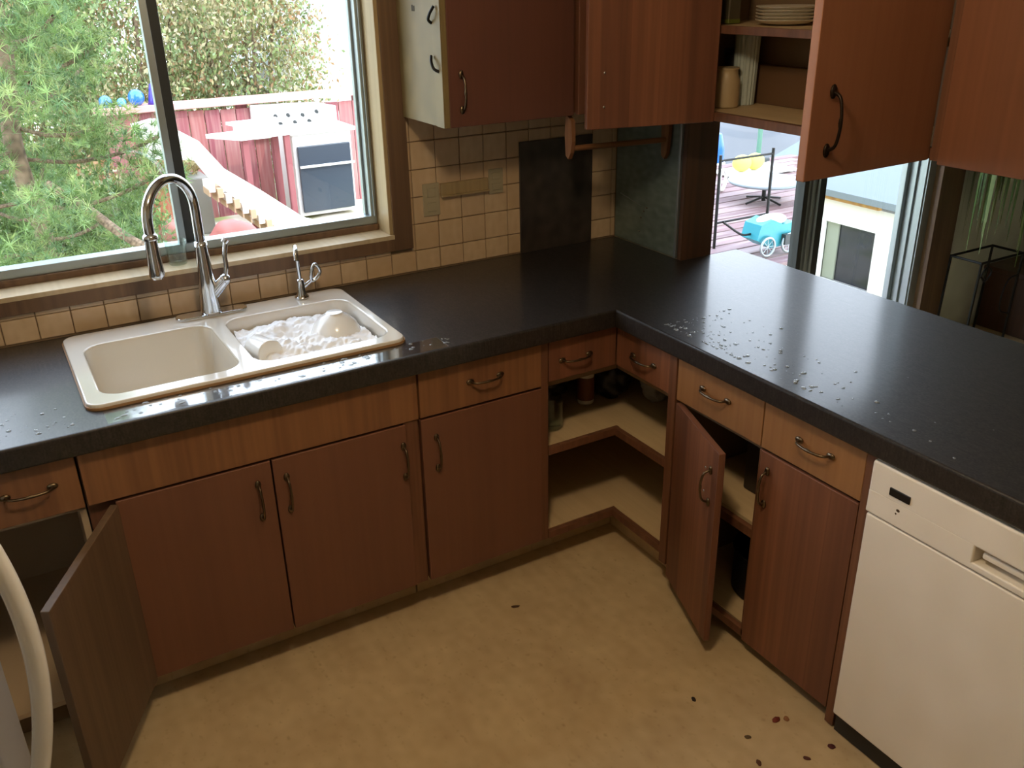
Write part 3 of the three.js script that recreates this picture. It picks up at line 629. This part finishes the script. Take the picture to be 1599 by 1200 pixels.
{ // pine on the left
  const t = thing('pine_tree', 'green pine tree with needle tufts left outside the window', 'tree'), X = -1.25, Z = -4.5, y0 = yard(X, Z);
  mesh('trunk', tube([[X, y0 - .1, Z], [X + .03, .3, Z], [X - .02, .9, Z + .02], [X + .05, 1.5, Z], [X, 2.3, Z], [X + .02, 3.1, Z]], .055, 30, 9), bark, t);
  const tips = [];
  for (let i = 0; i < 46; i++) {
    const y = -.05 + 3.0 * i / 46, a = i * 2.4 + rr(-.3, .3), L = (1.02 - .2 * y) * rr(.7, 1.1), up = rr(-.05, .28);
    const P = (k) => [X + Math.cos(a) * L * k, y + up * L * k - .08 * Math.sin(k * 3.1), Z + Math.sin(a) * L * k];
    mesh('branch', tube([P(0), P(.35), P(.7), P(1)], .013, 10, 5), bark, t);
    for (let k = 0; k < 130; k++) { const q = .2 + .82 * Math.sqrt(rnd()), p = P(q), w = .20 * (1.15 - q * .4); tips.push([p[0] + rr(-w, w), p[1] + rr(-w, w) * .7, p[2] + rr(-w, w)]); }
  }
  mesh('limb', tube([[-1.15, .68, -4.2], [-.98, .55, -4.0], [-.80, .38, -3.8], [-.55, .22, -3.7]], .028, 16, 7), bark, t);
  foliage(t, tuftG, tips.length, (i) => tips[i], [.06, .10], GREENS);
}
function shrub(name, label, x, z, rx, ry, rz, n, colors, size, group) {
  const t = thing(name, label, name === 'shrub' ? 'shrub' : 'tree', group), y0 = yard(x, z);
  for (let i = 0; i < 5; i++) { const a = i * 1.3, l = .5; mesh('stem', tube([[x + .04 * i, y0 - .05, z], [x + Math.cos(a) * rx * .3, y0 + ry * .6, z + Math.sin(a) * rz * .3], [x + Math.cos(a) * rx * l, y0 + ry * 1.4, z + Math.sin(a) * rz * l]], .02, 8, 5), bark, t); }
  const cl = Array.from({ length: 60 }, () => { const u = rnd() * 2 - 1, a = rnd() * 6.283, r = Math.cbrt(rr(.25, 1)); return [Math.sqrt(1 - u * u) * Math.cos(a) * r, u * r, Math.sqrt(1 - u * u) * Math.sin(a) * r, rnd()]; });
  foliage(t, leafG, n, () => { const c = cl[Math.floor(rnd() * 60)], g = () => (rnd() + rnd() + rnd() - 1.5) * .42; return [x + (c[0] + g()) * rx, Math.max(y0 + .02, y0 + ry + (c[1] + g()) * ry), z + (c[2] + g()) * rz, c[3]]; }, size, colors);
}
const HG = 'shrubs in the hedge behind the red fence';
shrub('shrub', 'tan green leafy shrub behind the red fence at the window mullion', .0, -8.4, 1.1, 1.25, .8, 19000, TANS, [.04, .075], HG);
shrub('shrub', 'tan green leafy shrub behind the fence near the white shed', 1.15, -8.3, .85, 1.2, .7, 15000, TANS, [.04, .075], HG);
shrub('shrub', 'greener shrub behind the fence just right of the pine', -1.2, -8.2, 1.1, 1.25, .8, 15000, [...GREENS, ...TANS], [.04, .075], HG);
shrub('shrub', 'green shrub far left behind the pine', -2.6, -7.6, 1.1, 1.25, 1, 18000, GREENS, [.04, .075], HG);
shrub('tall_tree', 'tall loose tree far behind the hedge', .6, -11.5, 2.0, 1.9, 1.2, 30000, TANS, [.06, .11], 'trees far behind the hedge');
shrub('tall_tree', 'tall green tree far left behind the hedge', -2.6, -11.0, 2.2, 1.9, 1.2, 30000, GREENS, [.06, .11], 'trees far behind the hedge');
shrub('shrub', 'low bright green shrub in front of the pine trunk', -.95, -5.4, .55, .36, .5, 4500, GREENS, [.04, .07]);
shrub('shrub', 'low bright green shrub at the bottom left of the window', -1.75, -5.5, .6, .40, .5, 4500, GREENS, [.04, .07]);
shrub('shrub', 'dry tan grassy shrub beside the white stairs', -.55, -6.40, .26, .30, .22, 2600, [0xd8c79a, 0xe6d9b2, 0xb8c070, 0xc99a70], [.04, .08]);
{ // red board fence
  const f = thing('board_fence', 'weathered red board fence with pink cap rail behind the stairs', 'fence'), z = -6.8;
  const reds = [0xa05c62, 0xa86664, 0x98545c, 0xae6e6e].map((c, k) => std({ map: tex(64, 128, .25, .9, (u, v) => mixc(hex(c), hex(0xb88a84), Math.max(0, .25 + per(u, v, 14, 4, k)))), roughness: .85 }));
  for (let i = 0; i < 17; i++) { const x = -.46 + i * .142; mesh('board', bx(x, x + .134, GY - .05, .735 - .003 * i + rr(-.01, .01), z + rr(0, .012), z + .024), reds[i % 4], f); }
  mesh('rail', bx(-.5, 1.98, .60, .67, z - .06, z - .005), reds[1], f);
  mesh('cap', bx(-.52, 1.98, .742, .80, z - .08, z + .10, .006), std({ color: 0xd9a09a, roughness: .8 }), f);
  for (let i = 0; i < 3; i++) mesh('post', bx(-.45 + i * 1.15, -.36 + i * 1.15, GY - .1, .75, z - .10, z - .01), reds[2], f);
}
for (const [x, y, r, c, l] of [[-.42, .85, .055, 0x3f7fb0, 'pale blue glass ball leftmost on the fence cap'], [-.165, .868, .07, 0x2a76c8, 'largest bright blue glass ball on the fence cap'], [-.29, .835, .04, 0x4fa8cc, 'small turquoise glass ball between two larger balls']])
  single('glass_ball', l, 'ornament', ball(x, y - .002, -6.78, r, 1, 1, 1, 28), phys({ color: c, roughness: .06, clearcoat: 1 }), 'blue balls on the fence');
single('cone_ornament', 'violet cone ornament on the fence cap by the window mullion', 'ornament', merge([lathe([[0, .80], [.05, .80], [.04, .84], [.012, .97], [0, .975]], [-.03, 0, -6.77], 20)]), phys({ color: 0x4a3fae, roughness: .2 }));
{ // white stairs
  const s = thing('garden_stairs', 'white painted garden stairs running down in front of the red fence', 'stairs');
  const w0 = std({ color: 0xefece6, roughness: .7 }), tan = std({ color: 0xc9a98a, roughness: .8 });
  const out = [[-.36, .77], [-.20, .80], [.10, .60], [.27, .36], [.545, .15], [.91, -.15], [.97, -.17], [.97, -.29], [.70, -.29], [.20, .235], [.07, .45], [-.30, .50]];
  mesh('side_board', panel(out.slice().reverse(), -5.84, -5.78), w0, s);
  mesh('side_board', panel(out.map(([x, y]) => [x, y - .02]).reverse(), -6.02, -5.97), w0, s);
  for (let i = 0; i < 10; i++) { const t = i / 9, x = .16 + .56 * t, y = .235 - .475 * t; mesh('tread', bx(x - .046, x + .004, y - .05, y + .03, -5.965, -5.74, .004), i % 2 ? tan : w0, s); mesh('riser', bx(x - .050, x - .038, y - .085, y - .03, -5.96, -5.75, .002), tan, s); }
}
{ // old range by the fence
  const g = thing('range', 'old white kitchen range with black oven door standing outdoors by the fence', 'range');
  mesh('body', bx(1.00, 1.56, -.24, .50, -6.72, -6.22, .01), M.white, g);
  mesh('cooktop', bx(.98, 1.60, .50, .535, -6.74, -6.19, .008), M.white, g);
  const b = mesh('backguard', panel([[.80, .42], [1.62, .42], [1.62, .66], [1.42, .71], [.80, .73]], -6.765, -6.72), M.white, g);
  for (const [x, y] of [[1.02, .61], [1.06, .54], [1.14, .61], [1.20, .54], [1.28, .60], [1.34, .54], [1.42, .62]]) mesh('knob', rod([x, y + .005, -6.72], [x, y, -6.69], .018, .014, 12), M.aluDark, b);
  const d = mesh('oven_door', bx(1.03, 1.53, -.20, .40, -6.215, -6.18, .008), std({ color: 0x39424c, roughness: .25 }), g);
  mesh('handle', rod([1.03, .222, -6.155], [1.55, .222, -6.155], .012), M.white, d);
}
{
  const t = thing('side_table', 'white rectangular table top beside the outdoor range', 'table');
  mesh('table_top', slab([[.28, -6.35], [.96, -6.45], [.96, -6.10], [.50, -6.02]], .53, .565), M.white, t);
  for (const [x, z] of [[.52, -6.12], [.90, -6.16], [.86, -6.38]]) mesh('leg', bx(x, x + .05, GY - .02, .53, z, z + .05), std({ color: 0x9a5a5c, roughness: .8 }), t);
  single('tray', 'white tray lying on a dark block on the outdoor table', 'tray', merge([slab([[.46, -6.32], [.92, -6.38], [.92, -6.2], [.50, -6.18]], .63, .655), bx(.52, .88, .5655, .63, -6.33, -6.22)]), M.white);
}
{ // red planter mound and pots below the window
  single('red_boulder', 'rounded reddish boulder at the foot of the garden stairs', 'boulder', (() => { const g = new THREE.SphereGeometry(1, 28, 20), p = g.attributes.position; for (let i = 0; i < p.count; i++) { const n = 1 + .2 * noise.noise(p.getX(i) * 1.6, p.getY(i) * 1.6, p.getZ(i) * 1.6 + 3); p.setXYZ(i, p.getX(i) * .20 * n, p.getY(i) * .17 * n, p.getZ(i) * .16 * n); } g.computeVertexNormals(); return boxUV(flat(g.translate(.20, -.17, -5.5))); })(), std({ color: 0xb8706a, roughness: .85 }));
  single('red_boulder', 'second reddish boulder partly behind the faucet', 'boulder', (() => { const g = new THREE.SphereGeometry(1, 28, 20), p = g.attributes.position; for (let i = 0; i < p.count; i++) { const n = 1 + .2 * noise.noise(p.getX(i) * 1.6 + 7, p.getY(i) * 1.6, p.getZ(i) * 1.6); p.setXYZ(i, p.getX(i) * .17 * n, p.getY(i) * .20 * n, p.getZ(i) * .16 * n); } g.computeVertexNormals(); return boxUV(flat(g.translate(-.20, -.14, -5.6))); })(), std({ color: 0xb87a70, roughness: .85 }));
  const p = thing('flower_pot', 'terracotta flower pot with dry plants above the faucet', 'pot');
  mesh('pot', lathe([[0, GY], [.08, GY], [.12, .22], [.135, .225], [.135, .27], [.11, .27], [0, .25]], [-.17, 0, -6.22]), std({ color: 0xc07a60, roughness: .85 }), p);
  foliage(p, leafG, 420, () => { const a = rnd() * 6.28, r = rnd() * .17; return [-.17 + Math.cos(a) * r, .26 + rnd() * .16, -6.22 + Math.sin(a) * r]; }, [.03, .07], [0xd8c89a, 0xc7b27a, 0xa8b060, 0xd9a27e]);
  const q = thing('stone_planter', 'grey stone planter with tan grass right of the window mullion', 'planter');
  mesh('planter', bx(.0, .22, GY, .235, -6.5, -6.2, .02), std({ color: 0x9a968e, roughness: .9 }), q);
  foliage(q, leafG, 260, () => [rr(-.02, .18), .24 + rnd() * .12, rr(-6.48, -6.22)], [.03, .07], [0xd8c89a, 0xc7b27a, 0xb9b070]);
}
{ // white shed behind the fence
  const s = thing('garden_shed', 'bright white garden shed with sloping roof behind the range', 'shed');
  mesh('wall', panel([[1.56, GY - .3], [4.2, GY - .3], [4.2, 1.6], [3.0, 2.1], [2.36, 1.69], [1.56, .74]].reverse(), -10.2, -8.5), std({ color: 0xf3f1ee, roughness: .8 }), s);
  mesh('roof', panel([[1.46, .66], [2.34, 1.72], [3.0, 2.16], [3.0, 2.22], [2.30, 1.78], [1.42, .70]].reverse(), -10.3, -8.42), std({ color: 0xe9e9ea, roughness: .7 }), s);
}
// ---- deck and yard seen through the patio door
{
  const d = thing('deck', 'reddish plank deck outside the patio door', 'deck');
  const reds = [0x785a5c, 0x846a6a, 0x6c5254, 0x8a7474].map((c, k) => std({ map: tex(128, 64, 1.6, .3, (u, v) => mixc(hex(c), hex(0x9c8c8a), Math.max(0, .2 + per(u, v, 5, 12, k)))), roughness: .75 }));
  for (let i = 0; i < 30; i++) { const z = -.86 - i * .142; mesh('plank', bx(.5, z > -2.25 ? 2.3 : 3.45 - 2.3 - z, -.075, -.045, z - .122, z, .004), reds[(i * 5 + (i >> 2)) % 4], d); }
  mesh('joist', [bx(.5, .56, -.24, -.075, -5.1, -.86), bx(2.2, 2.26, -.24, -.075, -5.1, -.86), bx(3.3, 3.36, -.24, -.075, -5.1, -2.5)], reds[2], d);
  for (const [x, z] of [[.55, -5.0], [2.23, -.95], [2.23, -5.0], [3.33, -2.6], [3.33, -5.0], [.55, -.95]]) mesh('post', bx(x - .05, x + .05, yard(x, z) - .15, -.24, z - .05, z + .05), reds[2], d);
}
{ // iron plant rack on the deck
  const r = thing('iron_rack', 'tall thin iron rack standing on the deck', 'rack'), X0 = 2.97, X1 = 3.47, z = -2.80;
  for (const x of [X0, X1]) mesh('upright', rod([x, -.045, z], [x, .62, z], .011), M.iron, r);
  mesh('shelf', [rod([X0, .58, z], [X1, .58, z], .008), rod([X0, .14, z], [X1, .14, z], .008)], M.iron, r);
}
{ // turquoise garden cart
  const c = thing('garden_cart', 'turquoise garden cart with wire wheels on the deck', 'cart'), tq = std({ color: 0x2a8c98, roughness: .4 });
  const X = 3.2, Z = -2.52, K = .72, D = (x) => X + x * K, H = (y) => -.045 + y * K;
  mesh('body', panel([[-.24, .18], [-.20, .32], [-.06, .36], [.10, .29], [.24, .30], [.30, .20], [.20, .08], [-.06, .08]].map(([x, y]) => [x * K, y * K]).reverse(), -.08, .08).translate(X, -.045, Z), tq, c);
  mesh('cover', ball(D(.02), H(.33), Z + .01, .10, 1.3, .4, .7, 20), M.white, c);
  mesh('side_box', bx(D(.08), D(.22), H(.10), H(.20), Z + .08, Z + .12), M.aluDark, c);
  for (const dx of [-.12, .16]) { const cx = D(dx), cy = -.043 + .075, w = mesh('wheel', flat(new THREE.TorusGeometry(.064, .009, 8, 28).translate(cx, cy, Z + .10)), M.alu, c); mesh('spokes', [0, 1, 2, 3].map((k) => rod([cx - .064 * Math.cos(k * .785), cy - .064 * Math.sin(k * .785), Z + .10], [cx + .064 * Math.cos(k * .785), cy + .064 * Math.sin(k * .785), Z + .10], .003, .003, 5)), M.alu, w); }
  mesh('handle', tube([[D(-.22), H(.22), Z], [D(-.36), H(.24), Z + .02], [D(-.62), H(.40), Z + .02]], .008, 14, 6), M.iron, c);
}
{ // low things at the far end of the deck
  const h = thing('hose_coil', 'white hose coiled in upright loops on the far deck', 'hose');
  for (const [x, z, rr_] of [[3.90, -4.26, .10], [4.10, -4.20, .11], [4.28, -4.16, .09]]) mesh('loop', flat(new THREE.TorusGeometry(rr_, .016, 8, 30).rotateY(.5).translate(x, -.045 + rr_ + .016, z)), M.white, h);
  const t = thing('low_table', 'low grey round table on dark pedestal behind the iron rack', 'table');
  mesh('table_top', lathe([[0, .12], [.30, .12], [.31, .13], [.31, .145], [0, .15]], [4.30, 0, -3.66], 40), std({ color: 0x7c8488, roughness: .5 }), t);
  mesh('pedestal', [rod([4.30, -.035, -3.66], [4.30, .12, -3.66], .018), ...[0, 1, 2, 3].map((k) => rod([4.30, -.0, -3.66], [4.30 + .2 * Math.cos(k * 1.57), -.036, -3.66 + .2 * Math.sin(k * 1.57)], .009))], M.iron, t);
  const b = thing('low_bench', 'low white bench under the yellow cushion', 'bench');
  mesh('bench_top', bx(4.72, 5.5, -.03, -.012, -4.80, -4.40, .006), M.white, b);
  for (const x of [4.76, 5.42]) for (const z of [-4.77, -4.47]) mesh('leg', bx(x, x + .04, -.045, -.03, z, z + .04), M.white, b);
  const y = thing('yellow_bolster', 'pale yellow rolled cushion on the white bench', 'cushion');
  for (const k of [0, 1]) mesh('roll', ball(4.93 + k * .17, .070, -4.6, .08, 1.3, 1, 1, 24), std({ color: 0xd8cf5c, roughness: .7 }), y);
  mesh('valve', rod([5.19, .070, -4.6], [5.28, .070, -4.6], .03, .02), M.aluDark, y);
}
{
  const b = thing('blue_barrel', 'blue plastic barrel beyond the deck by the post', 'barrel'), X = 6.40, Z = -6.7, Y = yard(X, Z) - .01;
  mesh('barrel', lathe([[0, Y], [.17, Y], [.19, Y + .1], [.20, Y + .85], [.19, Y + 1.4], [.15, Y + 1.58], [0, Y + 1.58]], [X, 0, Z]), std({ color: 0x1f5fb4, roughness: .4 }), b);
  mesh('band', lathe([[.20, Y + 1.18], [.212, Y + 1.2], [.212, Y + 1.23], [.19, Y + 1.25]], [X, 0, Z]), M.white, b);
  const p = thing('umbrella_stand', 'thin green pole rising behind the yellow cushion', 'pole'), py = yard(6.95, -6.4) - .01;
  mesh('pole', rod([6.95, py, -6.4], [6.95, .3, -6.4], .03), std({ color: 0x5c8470, roughness: .5 }), p);
  mesh('base', lathe([[0, py], [.22, py], [.18, py + .08], [0, py + .1]], [6.95, 0, -6.4]), std({ color: 0x6c7a70, roughness: .7 }), p);
  const g = thing('tarp_mound', 'long grey tarp covered mound beyond the deck', 'tarp'), gp = new THREE.SphereGeometry(1, 40, 20), a = gp.attributes.position;
  for (let i = 0; i < a.count; i++) { const n = 1 + .12 * noise.noise(a.getX(i) * 2, a.getY(i) * 2, a.getZ(i) * 2); a.setXYZ(i, a.getX(i) * 2.0 * n, Math.max(-.3, a.getY(i)) * 1.5 * n, a.getZ(i) * .9 * n); }
  gp.computeVertexNormals();
  mesh('tarp', boxUV(flat(gp.translate(9.4, -1.2, -8.8))), std({ color: 0x70737a, roughness: .7 }), g);
  mesh('rope', tube([[8.0, .15, -8.0], [8.5, -.1, -7.85], [9.2, -.15, -7.8], [10.0, .2, -7.9]], .04, 40, 7), M.white, g);
}
shrub('shrub', 'grey green bush far beyond the deck and blue barrel', 7.6, -10.2, 1.6, 1.0, .8, 6000, [0x6f8a6a, 0x8a9a86, 0x7d9a72], [.06, .12]);
{ // white wing of the neighbouring building, its wall facing the deck
  const s = thing('white_outbuilding', 'low white building with dark window and grey roof past the deck', 'building'), X = 6.62;
  const side = (g) => g.rotateY(-Math.PI / 2).translate(X, 0, 0);              // drawn in (z, y), turned to face the deck
  const z0 = -4.92, z1 = -4.24, y0 = -1.46, y1 = -.80;
  mesh('wall', side(panel([[-6.0, -1.9], [-2.2, -1.9], [-2.2, -.56], [-6.0, -.56]], -.16, 0, [rect(z0, z1, y0, y1)])), std({ color: 0xd9d5cc, roughness: .8 }), s);
  mesh('rear_wall', bx(X + 2.4, X + 2.5, -1.9, -.2, -6.0, -2.2), M.white, s);
  mesh('fascia', bx(X - .06, X - .005, -.55, -.42, -5.6, -4.22), std({ map: tex(128, 64, .8, .3, (u, v) => mixc(hex(0x9a6c3a), hex(0xba9050), .5 + per(u, v, 12, 6, 4))), roughness: .8 }), s);
  mesh('roof', panel([[X - .12, -.50], [X + 2.6, .42], [X + 2.6, .48], [X - .12, -.43]], -6.1, -2.2), std({ color: 0x6c7578, roughness: .7 }), s);
  const w = mesh('window_frame', [bx(X - .03, X + .02, y0 - .05, y1 + .05, z0 - .05, z0), bx(X - .03, X + .02, y0 - .05, y1 + .05, z1, z1 + .05), bx(X - .03, X + .02, y1, y1 + .05, z0, z1), bx(X - .03, X + .02, y0 - .05, y0, z0, z1)], M.white, s);
  mesh('pane', bx(X + .03, X + .04, y0, y1, z0, z1, 0), std({ color: 0x22242c, roughness: .1 }), w);
  mesh('shutter', bx(X + .01, X + .029, y0, y1, z0, z0 + .17), std({ color: 0x8f9484, roughness: .7 }), w);
}

// ---------------------------------------------------------------- set every thing on its own base, floor at zero
for (const o of [...scene.children]) {
  if (o.isLight || o.isCamera || o === sun.target) { o.position.y -= DROP; continue; }
  o.updateMatrixWorld(true);
  if (o.isGroup) {
    const b = new THREE.Box3().setFromObject(o), c = b.getCenter(V(0, 0, 0)); c.y = b.min.y;
    for (const k of o.children) k.position.sub(c);
    o.position.add(c);
  } else if (o.isMesh && !o.isInstancedMesh && !o.children.length) {
    o.geometry.computeBoundingBox(); const b = o.geometry.boundingBox, c = b.getCenter(V(0, 0, 0)); c.y = b.min.y;
    o.geometry.translate(-c.x, -c.y, -c.z); o.position.add(c);
  }
  o.position.y -= DROP;
}
scene.traverse((o) => { if (o.isMesh && o.castShadow === false && o.name !== 'shade') { o.castShadow = o.receiveShadow = true; } });
renderer.render(scene, camera);
